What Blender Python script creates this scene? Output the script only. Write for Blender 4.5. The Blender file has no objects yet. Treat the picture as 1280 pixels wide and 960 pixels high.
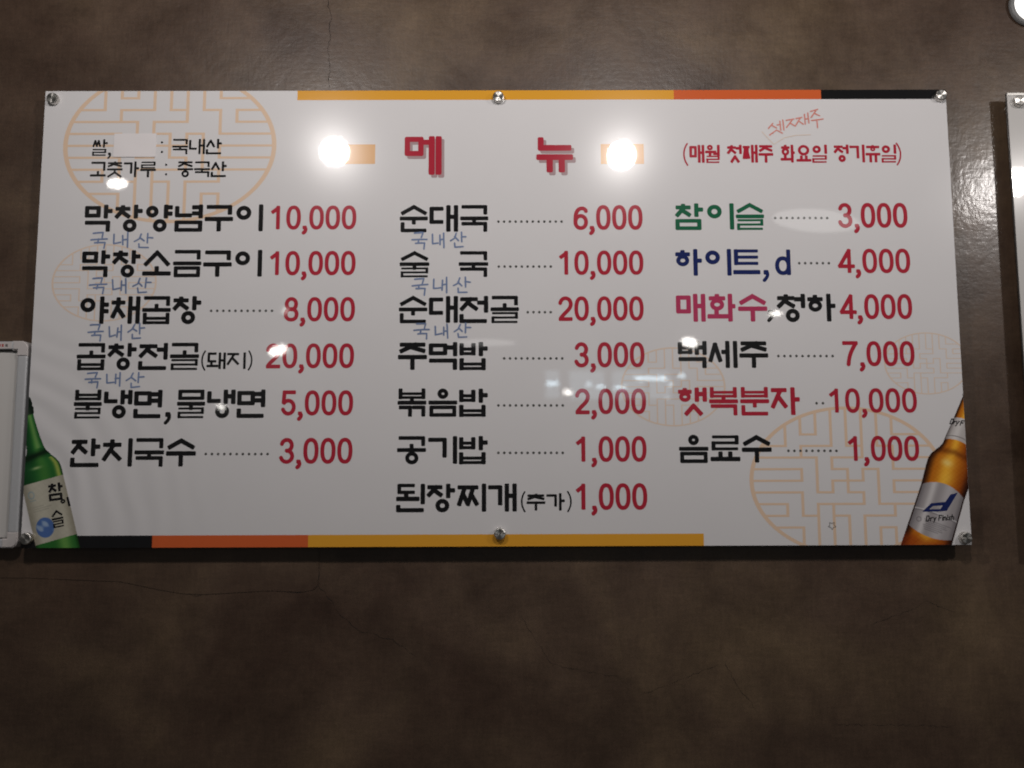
import bpy, bmesh, math, random
import numpy as np
from mathutils import Vector, Matrix
from mathutils.geometry import delaunay_2d_cdt

random.seed(7)
scene = bpy.context.scene
C = scene.collection
ZC = 1.85                                   # height of the board's centre above the floor
R = math.radians

# ------------------------------------------------------------------ camera
cam_d = bpy.data.cameras.new('camera')
cam = bpy.data.objects.new('camera', cam_d); C.objects.link(cam)
rt = Vector((0.99999012, -0.0030368, -0.00324667))
up = Vector((0.00291776, -0.10266196, 0.99471202))
fw = Vector((0.00335405, 0.99471167, 0.10265208))
m = Matrix.Identity(4)
for i in range(3):
    m[i][0], m[i][1], m[i][2] = rt[i], up[i], -fw[i]
m[0][3], m[1][3], m[2][3] = 0.0238, -1.6344, ZC - 0.3094
cam.matrix_world = m
cam_d.sensor_width = 36.0
cam_d.lens = 36.0 * 1065 / 1280
cam_d.clip_start = 0.02
cam_d.clip_end = 100
cam_d.dof.use_dof = True
cam_d.dof.focus_distance = 1.70
cam_d.dof.aperture_fstop = 2.2
scene.camera = cam
scene.cycles.filter_width = 1.9

# ------------------------------------------------------------------ dim room light
world = bpy.data.worlds.new('World'); scene.world = world
world.use_nodes = True
bg = world.node_tree.nodes['Background']
bg.inputs[0].default_value = (1.0, 0.96, 0.92, 1)
bg.inputs[1].default_value = 0.035

# ------------------------------------------------------------------ lamps of the room (seen as reflections in the glossy print)
def point_lamp(name, loc, watts, radius, col=(1.0, 0.945, 0.91)):
    d = bpy.data.lights.new(name, 'POINT'); d.energy = watts; d.shadow_soft_size = radius; d.color = col
    o = bpy.data.objects.new(name, d); C.objects.link(o); o.location = (loc[0], loc[1], ZC + loc[2])
    return o
def area_lamp(name, loc, sx, sz, radiance, col, shape='RECTANGLE', roll=0.0):
    d = bpy.data.lights.new(name, 'AREA'); d.shape = shape; d.size = sx; d.size_y = sz
    a = sx * sz * (math.pi / 4 if shape == 'ELLIPSE' else 1)
    d.energy = radiance * a * math.pi; d.color = col
    o = bpy.data.objects.new(name, d); C.objects.link(o); o.location = (loc[0], loc[1], ZC + loc[2])
    o.rotation_euler = (R(90), R(roll), 0)                # faces +Y, the wall
    d.use_shadow = True
    return o
KEY = 22.0
point_lamp('track_spot', (-0.553, -1.1, 0.750), KEY, 0.045)
point_lamp('track_spot', (0.400, -1.1, 0.735), KEY, 0.045)
point_lamp('track_spot', (1.70, -1.1, 0.64), KEY * 0.95, 0.045)
WARM = (1.0, 0.96, 0.9); COOL = (0.68, 0.88, 1.0)
# downlights, tubes and lit ceiling bays further back in the room: place, width, height, brightness
for a in (
    ('downlight', (-1.786, -2.20, 1.026), 0.0972, 0.0468, 40.0, WARM, 'ELLIPSE', 0.0),
    ('downlight', (-1.351, -3.40, 0.416), 0.1135, 0.0567, 40.0, WARM, 'ELLIPSE', -18),
    ('downlight', (-1.949, -4.20, 0.139), 0.0548, 0.0274, 34.0, WARM, 'ELLIPSE', 0.0),
    ('downlight', (1.430, -2.80, 0.518), 0.0708, 0.0250, 34.0, WARM, 'ELLIPSE', 0.0),
    ('downlight', (1.103, -3.40, 0.457), 0.0993, 0.0520, 40.0, WARM, 'ELLIPSE', 14),
    ('downlight', (0.456, -4.60, 0.268), 0.0585, 0.0351, 36.0, WARM, 'ELLIPSE', 0.0),
    ('downlight', (-1.739, -5.00, 0.958), 0.0561, 0.0561, 7.0, WARM, 'ELLIPSE', 0.0),
    ('downlight', (1.222, -1.60, 0.660), 0.3401, 0.0911, 2.4, (1, 0.98, 0.95), 'ELLIPSE', 4),
    ('downlight', (-0.088, -2.40, 0.307), 0.2803, 0.0341, 2.2, (1, 0.98, 0.95), 'ELLIPSE', 0.0),
    ('fluorescent_tube', (0.417, -6.00, 0.477), 0.1004, 0.0358, 15.3, COOL, 'RECTANGLE', 0.0),
    ('fluorescent_tube', (0.742, -6.00, 0.476), 0.0430, 0.0287, 11.9, COOL, 'RECTANGLE', 0.0),
    ('fluorescent_tube', (0.849, -6.00, 0.454), 0.0717, 0.0251, 15.3, COOL, 'RECTANGLE', 0.0),
    ('fluorescent_tube', (1.030, -6.00, 0.447), 0.1147, 0.0287, 13.6, COOL, 'RECTANGLE', 0.0),
    ('fluorescent_tube', (1.298, -6.00, 0.529), 0.2867, 0.0229, 23.8, COOL, 'RECTANGLE', 0.0),
    ('fluorescent_tube', (1.580, -6.00, 0.554), 0.0430, 0.0430, 17.0, COOL, 'RECTANGLE', 0.0),
    ('fluorescent_tube', (1.477, -6.00, 0.474), 0.0287, 0.0430, 11.9, COOL, 'RECTANGLE', 0.0),
    ('fluorescent_tube', (1.446, -6.00, 0.351), 0.0358, 0.0115, 11.9, COOL, 'RECTANGLE', 0.0),
    ('lit_ceiling_bay', (0.433, -6.30, 0.501), 0.1341, 0.2682, 1.9, COOL, 'RECTANGLE', 0.0),
    ('lit_ceiling_bay', (0.758, -6.30, 0.500), 0.3278, 0.2682, 1.9, COOL, 'RECTANGLE', 0.0),
    ('lit_ceiling_bay', (1.144, -6.30, 0.499), 0.2980, 0.2682, 1.9, COOL, 'RECTANGLE', 0.0),
    ('lit_ceiling_bay', (1.429, -6.30, 0.498), 0.1937, 0.2682, 1.9, COOL, 'RECTANGLE', 0.0),
):
    area_lamp(*a)

scene.view_settings.view_transform = 'Standard'
scene.view_settings.look = 'None'
scene.view_settings.exposure = 0.0
scene.view_settings.gamma = 1.0

# ------------------------------------------------------------------ helpers
def lin(r, g, b):
    f = lambda c: (c / 255 / 12.92) if c / 255 <= 0.04045 else ((c / 255 + 0.055) / 1.055) ** 2.4
    return (f(r), f(g), f(b), 1)
def link(o, parent=None):
    C.objects.link(o)
    if parent is not None:
        o.parent = parent
    return o
def obj_from(name, verts, faces, mat, parent=None, smooth=False):
    me = bpy.data.meshes.new(name); me.from_pydata([tuple(v) for v in verts], [], faces); me.update()
    if mat: me.materials.append(mat)
    if smooth:
        for p in me.polygons: p.use_smooth = True
    return link(bpy.data.objects.new(name, me), parent)
def obj_bm(name, bm, mat, parent=None, smooth=False):
    me = bpy.data.meshes.new(name); bm.to_mesh(me); bm.free()
    if mat: me.materials.append(mat)
    if smooth:
        for p in me.polygons: p.use_smooth = True
    return link(bpy.data.objects.new(name, me), parent)
def empty(name, loc, label, cat):
    o = bpy.data.objects.new(name, None); C.objects.link(o); o.location = loc
    o.empty_display_size = 0.05
    o['label'] = label; o['category'] = cat
    return o
def box_bm(x0, x1, y0, y1, z0, z1, bev=0.0, seg=2):
    bm = bmesh.new()
    bmesh.ops.create_cube(bm, size=1)
    for v in bm.verts:
        v.co = Vector(((x0 + x1) / 2 + v.co.x * (x1 - x0), (y0 + y1) / 2 + v.co.y * (y1 - y0), (z0 + z1) / 2 + v.co.z * (z1 - z0)))
    if bev:
        bmesh.ops.bevel(bm, geom=bm.edges[:], offset=bev, segments=seg, affect='EDGES', profile=0.6)
    return bm
def lathe_bm(profile, seg=32):
    """profile of (radius, y) turned about the Y axis"""
    bm = bmesh.new(); rings = []
    for r, y in profile:
        if r < 1e-6:
            rings.append([bm.verts.new((0, y, 0))])
        else:
            rings.append([bm.verts.new((r * math.cos(2 * math.pi * k / seg), y, r * math.sin(2 * math.pi * k / seg))) for k in range(seg)])
    for a, b in zip(rings[:-1], rings[1:]):
        for k in range(seg):
            q = [a[k % len(a)], a[(k + 1) % len(a)], b[(k + 1) % len(b)], b[k % len(b)]]
            q = [v for i, v in enumerate(q) if v not in q[:i]]
            if len(q) > 2: bm.faces.new(q)
    bmesh.ops.recalc_face_normals(bm, faces=bm.faces[:])
    return bm

# ------------------------------------------------------------------ materials
def nodes(name):
    mat = bpy.data.materials.new(name); mat.use_nodes = True
    nt = mat.node_tree
    return mat, nt, nt.nodes['Principled BSDF']
def N(nt, t, **kw):
    n = nt.nodes.new(t)
    for k, v in kw.items(): setattr(n, k, v)
    return n
def film_group():
    """unevenness of the laminated sheet: gentle waves, stronger where it has lifted near the lower left"""
    g = bpy.data.node_groups.new('film_relief', 'ShaderNodeTree')
    g.interface.new_socket('Normal', in_out='OUTPUT', socket_type='NodeSocketVector')
    out = g.nodes.new('NodeGroupOutput')
    geo = g.nodes.new('ShaderNodeNewGeometry')
    sep = g.nodes.new('ShaderNodeSeparateXYZ'); g.links.new(geo.outputs['Position'], sep.inputs[0])
    n1 = g.nodes.new('ShaderNodeTexNoise'); n1.inputs['Scale'].default_value = 5.0; n1.inputs['Detail'].default_value = 1.0
    g.links.new(geo.outputs['Position'], n1.inputs['Vector'])
    n2 = g.nodes.new('ShaderNodeTexNoise'); n2.inputs['Scale'].default_value = 260.0; n2.inputs['Detail'].default_value = 2.0
    g.links.new(geo.outputs['Position'], n2.inputs['Vector'])
    w = g.nodes.new('ShaderNodeTexWave'); w.wave_type = 'RINGS'; w.rings_direction = 'SPHERICAL'
    w.inputs['Scale'].default_value = 7.0; w.inputs['Distortion'].default_value = 3.0; w.inputs['Detail'].default_value = 1.0
    mp = g.nodes.new('ShaderNodeVectorMath'); mp.operation = 'SUBTRACT'; mp.inputs[1].default_value = (-1.02, 0, ZC - 0.42)
    g.links.new(geo.outputs['Position'], mp.inputs[0]); g.links.new(mp.outputs[0], w.inputs['Vector'])
    ln = g.nodes.new('ShaderNodeVectorMath'); ln.operation = 'LENGTH'; g.links.new(mp.outputs[0], ln.inputs[0])
    mr = g.nodes.new('ShaderNodeMapRange'); mr.inputs[1].default_value = 0.10; mr.inputs[2].default_value = 0.56; mr.inputs[3].default_value = 1.0; mr.inputs[4].default_value = 0.0
    mr.interpolation_type = 'SMOOTHSTEP'
    g.links.new(ln.outputs['Value'], mr.inputs[0])
    ml = g.nodes.new('ShaderNodeMath'); ml.operation = 'MULTIPLY'; g.links.new(w.outputs[0], ml.inputs[0]); g.links.new(mr.outputs[0], ml.inputs[1])
    m2 = g.nodes.new('ShaderNodeMath'); m2.operation = 'MULTIPLY'; m2.inputs[1].default_value = 0.0016; g.links.new(ml.outputs[0], m2.inputs[0])
    m3 = g.nodes.new('ShaderNodeMath'); m3.operation = 'MULTIPLY_ADD'; m3.inputs[1].default_value = 0.00016
    g.links.new(n1.outputs[0], m3.inputs[0]); g.links.new(m2.outputs[0], m3.inputs[2])
    m4 = g.nodes.new('ShaderNodeMath'); m4.operation = 'MULTIPLY_ADD'; m4.inputs[1].default_value = 0.0000022
    g.links.new(n2.outputs[0], m4.inputs[0]); g.links.new(m3.outputs[0], m4.inputs[2])
    b = g.nodes.new('ShaderNodeBump'); b.inputs['Strength'].default_value = 1.0; b.inputs['Distance'].default_value = 1.0
    g.links.new(m4.outputs[0], b.inputs['Height']); g.links.new(b.outputs[0], out.inputs[0])
    return g
FILM = film_group()
def print_mat(name, col, var=0.03, attr=None):
    """ink under a clear gloss film"""
    mat, nt, p = nodes(name)
    p.inputs['Roughness'].default_value = 0.20
    p.inputs['Specular IOR Level'].default_value = 0.17
    p.inputs['Coat Weight'].default_value = 1.0
    p.inputs['Coat Roughness'].default_value = 0.025
    p.inputs['Coat IOR'].default_value = 1.48
    gn = N(nt, 'ShaderNodeGroup', node_tree=FILM)
    nt.links.new(gn.outputs[0], p.inputs['Normal']); nt.links.new(gn.outputs[0], p.inputs['Coat Normal'])
    if attr:
        a = N(nt, 'ShaderNodeVertexColor', layer_name=attr)
        nt.links.new(a.outputs[0], p.inputs['Base Color'])
    else:
        geo = N(nt, 'ShaderNodeNewGeometry')
        no = N(nt, 'ShaderNodeTexNoise'); no.inputs['Scale'].default_value = 9.0; no.inputs['Detail'].default_value = 6
        nt.links.new(geo.outputs['Position'], no.inputs['Vector'])
        mx = N(nt, 'ShaderNodeMix', data_type='RGBA')
        nt.links.new(no.outputs[0], mx.inputs[0])
        mx.inputs[6].default_value = tuple(c * (1 - var) for c in col[:3]) + (1,)
        mx.inputs[7].default_value = tuple(min(1, c * (1 + var)) for c in col[:3]) + (1,)
        nt.links.new(mx.outputs[2], p.inputs['Base Color'])
    return mat
M = {}
M['sheet'] = print_mat('white_film_print', (0.735, 0.72, 0.73), 0.025)
INK = {'K': (0.010, 0.010, 0.011, 1), 'R': (0.44, 0.022, 0.045, 1), 'G': (0.012, 0.125, 0.06, 1), 'B': (0.012, 0.022, 0.115, 1), 'M': (0.46, 0.042, 0.115, 1)}
for k, c in INK.items(): M[k] = print_mat('ink_' + {'K': 'black', 'R': 'red', 'G': 'green', 'B': 'navy', 'M': 'pink'}[k], c)
M['dot'] = print_mat('ink_grey', (0.09, 0.09, 0.085, 1))
M['lattice'] = print_mat('ink_pale_orange', (0.78, 0.575, 0.42, 1))
M['lattice_faint'] = print_mat('ink_paler_orange', (0.77, 0.62, 0.51, 1))
M['amber'] = print_mat('ink_amber', (0.78, 0.37, 0.035, 1))
M['orange'] = print_mat('ink_orange', (0.66, 0.125, 0.035, 1))
M['tan'] = print_mat('ink_tan', (0.76, 0.42, 0.17, 1))
M['title_shadow'] = print_mat('ink_dusty_pink', (0.42, 0.30, 0.31, 1))
M['bottle'] = print_mat('bottle_print', None, attr='ink')
M['pen_blue'] = print_mat('faded_blue_pen', (0.19, 0.25, 0.41, 1), 0.45)
M['pen_red'] = print_mat('faded_red_pen', (0.70, 0.27, 0.23, 1), 0.2)

def wall_material():
    mat, nt, p = nodes('brown_lacquered_plaster')
    geo = N(nt, 'ShaderNodeNewGeometry')
    L = nt.links.new
    def noise(sc, det, rough=0.55, dist=0.0, vec=None):
        n = N(nt, 'ShaderNodeTexNoise'); n.inputs['Scale'].default_value = sc; n.inputs['Detail'].default_value = det
        n.inputs['Roughness'].default_value = rough; n.inputs['Distortion'].default_value = dist
        L(vec if vec else geo.outputs['Position'], n.inputs['Vector']); return n
    big = noise(2.3, 5, 0.6, 0.5); mid = noise(9, 5, 0.60, 0.3); fine = noise(70, 4, 0.6); grain = noise(420, 2, 0.6)
    st = N(nt, 'ShaderNodeMapping'); st.inputs['Scale'].default_value = (26, 26, 150); L(geo.outputs['Position'], st.inputs[0])
    brush = noise(1.0, 2, 0.6, 0.0, st.outputs[0])
    st2 = N(nt, 'ShaderNodeMapping'); st2.inputs['Scale'].default_value = (170, 26, 30); L(geo.outputs['Position'], st2.inputs[0])
    weave = noise(1.0, 2, 0.6, 0.0, st2.outputs[0])
    r1 = N(nt, 'ShaderNodeValToRGB'); L(big.outputs[0], r1.inputs[0])
    e = r1.color_ramp.elements
    e[0].position = 0.32; e[0].color = (0.056, 0.031, 0.0205, 1)
    e[1].position = 0.68; e[1].color = (0.124, 0.083, 0.049, 1)
    x = e.new(0.5); x.color = (0.087, 0.055, 0.036, 1)
    r2 = N(nt, 'ShaderNodeValToRGB'); L(mid.outputs[0], r2.inputs[0])
    r2.color_ramp.elements[0].position = 0.3; r2.color_ramp.elements[0].color = (0.74, 0.73, 0.74, 1)
    r2.color_ramp.elements[1].position = 0.72; r2.color_ramp.elements[1].color = (1.24, 1.22, 1.18, 1)
    mu = N(nt, 'ShaderNodeMix', data_type='RGBA', blend_type='MULTIPLY'); mu.inputs[0].default_value = 1
    L(r1.outputs[0], mu.inputs[6]); L(r2.outputs[0], mu.inputs[7])
    ad = N(nt, 'ShaderNodeMath', operation='ADD'); L(brush.outputs[0], ad.inputs[0]); L(weave.outputs[0], ad.inputs[1])
    mr = N(nt, 'ShaderNodeMapRange'); L(ad.outputs[0], mr.inputs[0])
    mr.inputs[1].default_value = 0.7; mr.inputs[2].default_value = 1.3; mr.inputs[3].default_value = 0.90; mr.inputs[4].default_value = 1.11
    mu2 = N(nt, 'ShaderNodeMix', data_type='RGBA', blend_type='MULTIPLY'); mu2.inputs[0].default_value = 1
    L(mu.outputs[2], mu2.inputs[6]); L(mr.outputs[0], mu2.inputs[7])
    gr = N(nt, 'ShaderNodeMapRange'); L(grain.outputs[0], gr.inputs[0])
    gr.inputs[1].default_value = 0.3; gr.inputs[2].default_value = 0.7; gr.inputs[3].default_value = 0.86; gr.inputs[4].default_value = 1.14
    mu3 = N(nt, 'ShaderNodeMix', data_type='RGBA', blend_type='MULTIPLY'); mu3.inputs[0].default_value = 1
    L(mu2.outputs[2], mu3.inputs[6]); L(gr.outputs[0], mu3.inputs[7])
    L(mu3.outputs[2], p.inputs['Base Color'])
    rr = N(nt, 'ShaderNodeMapRange'); L(mid.outputs[0], rr.inputs[0])
    rr.inputs[1].default_value = 0.3; rr.inputs[2].default_value = 0.7; rr.inputs[3].default_value = 0.33; rr.inputs[4].default_value = 0.5
    L(rr.outputs[0], p.inputs['Roughness'])
    p.inputs['Specular IOR Level'].default_value = 0.5
    p.inputs['Coat Weight'].default_value = 0.42
    p.inputs['Coat Roughness'].default_value = 0.17
    # trowel marks, orange peel and grit
    h1 = N(nt, 'ShaderNodeMath', operation='MULTIPLY'); h1.inputs[1].default_value = 0.0014; L(mid.outputs[0], h1.inputs[0])
    h2 = N(nt, 'ShaderNodeMath', operation='MULTIPLY_ADD'); h2.inputs[1].default_value = 0.00042; L(fine.outputs[0], h2.inputs[0]); L(h1.outputs[0], h2.inputs[2])
    h3 = N(nt, 'ShaderNodeMath', operation='MULTIPLY_ADD'); h3.inputs[1].default_value = 0.00016; L(ad.outputs[0], h3.inputs[0]); L(h2.outputs[0], h3.inputs[2])
    b = N(nt, 'ShaderNodeBump'); b.inputs['Strength'].default_value = 0.85; b.inputs['Distance'].default_value = 1.0
    L(h3.outputs[0], b.inputs['Height']); L(b.outputs[0], p.inputs['Normal']); L(b.outputs[0], p.inputs['Coat Normal'])
    return mat
M['wall'] = wall_material()
def simple(name, col, rough=0.5, metal=0.0, coat=0.0, scale=40, var=0.08, bump=0.0):
    mat, nt, p = nodes(name)
    tc = N(nt, 'ShaderNodeTexCoord')
    no = N(nt, 'ShaderNodeTexNoise'); no.inputs['Scale'].default_value = scale; no.inputs['Detail'].default_value = 5
    nt.links.new(tc.outputs['Object'], no.inputs['Vector'])
    mx = N(nt, 'ShaderNodeMix', data_type='RGBA'); nt.links.new(no.outputs[0], mx.inputs[0])
    mx.inputs[6].default_value = tuple(c * (1 - var) for c in col[:3]) + (1,)
    mx.inputs[7].default_value = tuple(min(1, c * (1 + var)) for c in col[:3]) + (1,)
    nt.links.new(mx.outputs[2], p.inputs['Base Color'])
    p.inputs['Roughness'].default_value = rough; p.inputs['Metallic'].default_value = metal; p.inputs['Coat Weight'].default_value = coat
    if bump:
        b = N(nt, 'ShaderNodeBump'); b.inputs['Strength'].default_value = 0.6; b.inputs['Distance'].default_value = bump
        nt.links.new(no.outputs[0], b.inputs['Height']); nt.links.new(b.outputs[0], p.inputs['Normal'])
    return mat
M['crack'] = simple('crack_dark', (0.016, 0.012, 0.010), 0.9)  # one dark tone for the crack lines
M['ridge'] = simple('scuffed_lacquer', (0.13, 0.10, 0.075), 0.35)
M['panel_edge'] = simple('dark_acrylic_edge', (0.05, 0.047, 0.045), 0.25, coat=0.5)
def brushed():
    mat, nt, p = nodes('turned_steel')
    p.inputs['Base Color'].default_value = (0.62, 0.60, 0.57, 1); p.inputs['Metallic'].default_value = 1.0
    p.inputs['Roughness'].default_value = 0.3; p.inputs['Anisotropic'].default_value = 0.85
    tg = N(nt, 'ShaderNodeTangent', direction_type='RADIAL', axis='Y'); nt.links.new(tg.outputs[0], p.inputs['Tangent'])
    tc = N(nt, 'ShaderNodeTexCoord'); ln = N(nt, 'ShaderNodeVectorMath', operation='LENGTH'); nt.links.new(tc.outputs['Object'], ln.inputs[0])
    wv = N(nt, 'ShaderNodeTexNoise', noise_dimensions='1D'); wv.inputs['Scale'].default_value = 2500
    nt.links.new(ln.outputs['Value'], wv.inputs['W'])
    mr = N(nt, 'ShaderNodeMapRange'); nt.links.new(wv.outputs[0], mr.inputs[0]); mr.inputs[3].default_value = 0.30; mr.inputs[4].default_value = 0.36
    nt.links.new(mr.outputs[0], p.inputs['Roughness'])
    return mat
M['steel'] = brushed()
M['spacer'] = simple('steel_barrel', (0.45, 0.44, 0.42), 0.35, 1.0)
M['alu'] = simple('anodised_aluminium', (0.60, 0.61, 0.63), 0.42, 0.25, scale=200)
M['plastic'] = simple('greyed_white_plastic', (0.60, 0.56, 0.55), 0.45)
M['whiteboard'] = simple('whiteboard_enamel', (0.66, 0.64, 0.62), 0.22, scale=6, var=0.04)
M['groove'] = simple('dark_gasket', (0.045, 0.04, 0.037), 0.6)
M['red_dot'] = simple('red_sticker_ink', (0.45, 0.06, 0.05), 0.5)
M['grey_dot'] = simple('grey_sticker_ink', (0.16, 0.14, 0.14), 0.5)
M['paper'] = simple('taped_paper', (0.80, 0.765, 0.775), 0.42, coat=0.2, scale=30, var=0.02, bump=0.0002)
M['lamp_shell'] = simple('grey_lamp_housing', (0.20, 0.20, 0.20), 0.5, 0.0)
mat, nt, p = nodes('lit_lamp_glass')
p.inputs['Base Color'].default_value = (0.9, 0.9, 0.9, 1); p.inputs['Emission Color'].default_value = (1, 0.97, 0.93, 1); p.inputs['Emission Strength'].default_value = 1.8
M['lamp_glass'] = mat

# ------------------------------------------------------------------ the wall
WALL_Y = 0.030
wall = obj_bm('wall', box_bm(-2.2, 2.2, WALL_Y, WALL_Y + 0.12, 0.0, 3.1), M['wall'])
wall['kind'] = 'structure'
CRACKS = [
 ([(-344, 693), (-345, 644), (-340, 623), (-342, 601), (-340, 575), (-345, 554), (-341, 520), (-341, 466)], 1.5, 'crack'),
 ([(-342, -461), (-344, -480), (-340, -501), (-343, -514), (-341, -522), (-350, -532), (-370, -537), (-413, -535)], 1.5, 'crack'),
 ([(-343, -523), (-321, -549), (-302, -579), (-277, -600), (-254, -612), (-201, -627), (-155, -657)], 1.0, 'crack'),
 ([(-623, -533), (-584, -542), (-523, -539), (-465, -532)], 0.9, 'crack'),
 ([(431, -671), (460, -721), (489, -757)], 1.0, 'crack'),
 ([(270, -729), (346, -703), (423, -674)], 0.8, 'crack'),
 ([(1020, 149), (974, 125), (917, 105)], 0.8, 'ridge'),
 ([(916, 89), (963, 76), (1021, 55)], 0.6, 'ridge'),
 ([(716, -601), (762, -586), (825, -559), (878, -579)], 0.8, 'crack'),
 ([(43, -583), (104, -673), (255, -703)], 0.7, 'crack'),
 ([(632, -785), (737, -787), (858, -790)], 0.7, 'crack')]
for pts, w, mt in CRACKS:
    # an uneven sliver of a line, broken into small kinks
    fine = []
    for (a, b), (c, d) in zip(pts[:-1], pts[1:]):
        n = max(2, int(math.hypot(c - a, d - b) / 7))
        for k in range(n):
            t = k / n
            fine.append((a + (c - a) * t + random.uniform(-2.0, 2.0), b + (d - b) * t + random.uniform(-2.0, 2.0)))
    fine.append(pts[-1])
    V, F = [], []
    for i, (x, z) in enumerate(fine):
        x2, z2 = fine[min(i + 1, len(fine) - 1)]; x1, z1 = fine[max(i - 1, 0)]
        dx, dz = x2 - x1, z2 - z1; l = math.hypot(dx, dz) or 1
        ww = w * random.uniform(0.10, 0.65) * (0.25 if i in (0, len(fine) - 1) else 1) * 0.6
        for s in (-1, 1):
            V.append(((x - s * dz / l * ww) / 1000, WALL_Y - (0.0006 if mt == 'crack' else 0.0010), ZC + (z + s * dx / l * ww) / 1000))
        if i: F.append((2 * i - 2, 2 * i - 1, 2 * i + 1, 2 * i))
    obj_from(mt if mt == 'crack' else 'scuff', V, F, M[mt], wall)

bm = bmesh.new()
edge = [(-1.30, -.40), (-1.30, -.505), (-.90, -.508), (-.72, -.516), (-.640, -.5325), (-.600, -.5390), (-.560, -.5405), (-.500, -.5375), (-.440, -.5340), (-.372, -.5365), (-.353, -.5330), (-.3445, -.5230), (-.3420, -.500), (-.3435, -.46), (-.3420, -.40)]
f = bm.faces.new([bm.verts.new((x, WALL_Y - .0011, ZC + z)) for x, z in edge])
r_ = bmesh.ops.extrude_face_region(bm, geom=[f])
for v in r_['geom']:
    if isinstance(v, bmesh.types.BMVert): v.co.y = WALL_Y + .002
bmesh.ops.recalc_face_normals(bm, faces=bm.faces[:])
obj_bm('lifted_skin', bm, M['wall'], wall)

# ------------------------------------------------------------------ lettering engine: strokes -> one flat outline
def stroke_polys(pts, w, closed=False, ext=0.42):
    """each straight piece as a bar with softened corners (metres)"""
    polys = []
    n = len(pts)
    for i in range(n if closed else n - 1):
        a = Vector(pts[i]); b = Vector(pts[(i + 1) % n]); d = b - a
        if d.length < 1e-7: continue
        d.normalize(); q = Vector((-d.y, d.x)); h = w / 2; e = w * ext; c = w * 0.22; c2 = c * 0.3
        A = a - d * e; B = b + d * e
        polys.append([A + q * (h - c) , A + d * c2 + q * (h - c2), A + d * c + q * h, B - d * c + q * h, B - d * c2 + q * (h - c2), B + q * (h - c),
                      B - q * (h - c), B - d * c2 - q * (h - c2), B - d * c - q * h, A + d * c - q * h, A + d * c2 - q * (h - c2), A - q * (h - c)])
    return polys
def curve_polys(pts, w, closed=False):
    """smooth curve: quads with round joints"""
    polys = []; n = len(pts); h = w / 2
    P = [Vector(p) for p in pts]
    nor = []
    for i in range(n):
        a = P[(i - 1) % n] if (closed or i) else P[i]; b = P[(i + 1) % n] if (closed or i < n - 1) else P[i]
        d = b - a; d.normalize(); nor.append(Vector((-d.y, d.x)))
    for i in range(n if closed else n - 1):
        j = (i + 1) % n
        polys.append([P[i] + nor[i] * h, P[j] + nor[j] * h, P[j] - nor[j] * h, P[i] - nor[i] * h])
    if not closed:
        for k in (0, n - 1):
            polys.append([P[k] + Vector((math.cos(t), math.sin(t))) * h * 0.98 for t in [2 * math.pi * u / 10 for u in range(10)]])
    return polys
def union(polys):
    V, F = [], []
    for q in polys:
        a = sum(q[i].x * q[(i + 1) % len(q)].y - q[(i + 1) % len(q)].x * q[i].y for i in range(len(q)))
        if abs(a) < 1e-12: continue
        if a < 0: q = q[::-1]
        F.append(list(range(len(V), len(V) + len(q)))); V.extend([Vector((v[0], v[1])) * 1000 for v in q])
    r = delaunay_2d_cdt(V, [], F, 0, 1e-4)
    ov, of, src = r[0], r[2], r[5]
    return [v / 1000 for v in ov], [f for f, s in zip(of, src) if s]
def flat(name, chunks, y, mat, parent):
    """union every chunk (a list of polygons in board metres) and lay the result on the sheet"""
    V, F = [], []
    for polys in chunks:
        if not polys: continue
        v, f = union(polys); o = len(V)
        V += [(p.x, y, ZC + p.y) for p in v]
        for t in f:
            t = [o + k for k in t]
            a, b, c = V[t[0]], V[t[1]], V[t[2]]
            if (b[0] - a[0]) * (c[2] - a[2]) - (c[0] - a[0]) * (b[2] - a[2]) < 0: t = t[::-1]
            F.append(t)
    used = sorted({i for t in F for i in t}); rm = {o: n for n, o in enumerate(used)}
    return obj_from(name, [V[i] for i in used], [[rm[i] for i in t] for t in F], mat, parent)

def ell(cx, cy, rx, ry, n=22, e=2.0):
    r = []
    for k in range(n):
        t = 2 * math.pi * k / n; c, s = math.cos(t), math.sin(t)
        r.append((cx + rx * math.copysign(abs(c) ** (2 / e), c), cy + ry * math.copysign(abs(s) ** (2 / e), s)))
    return r
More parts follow.
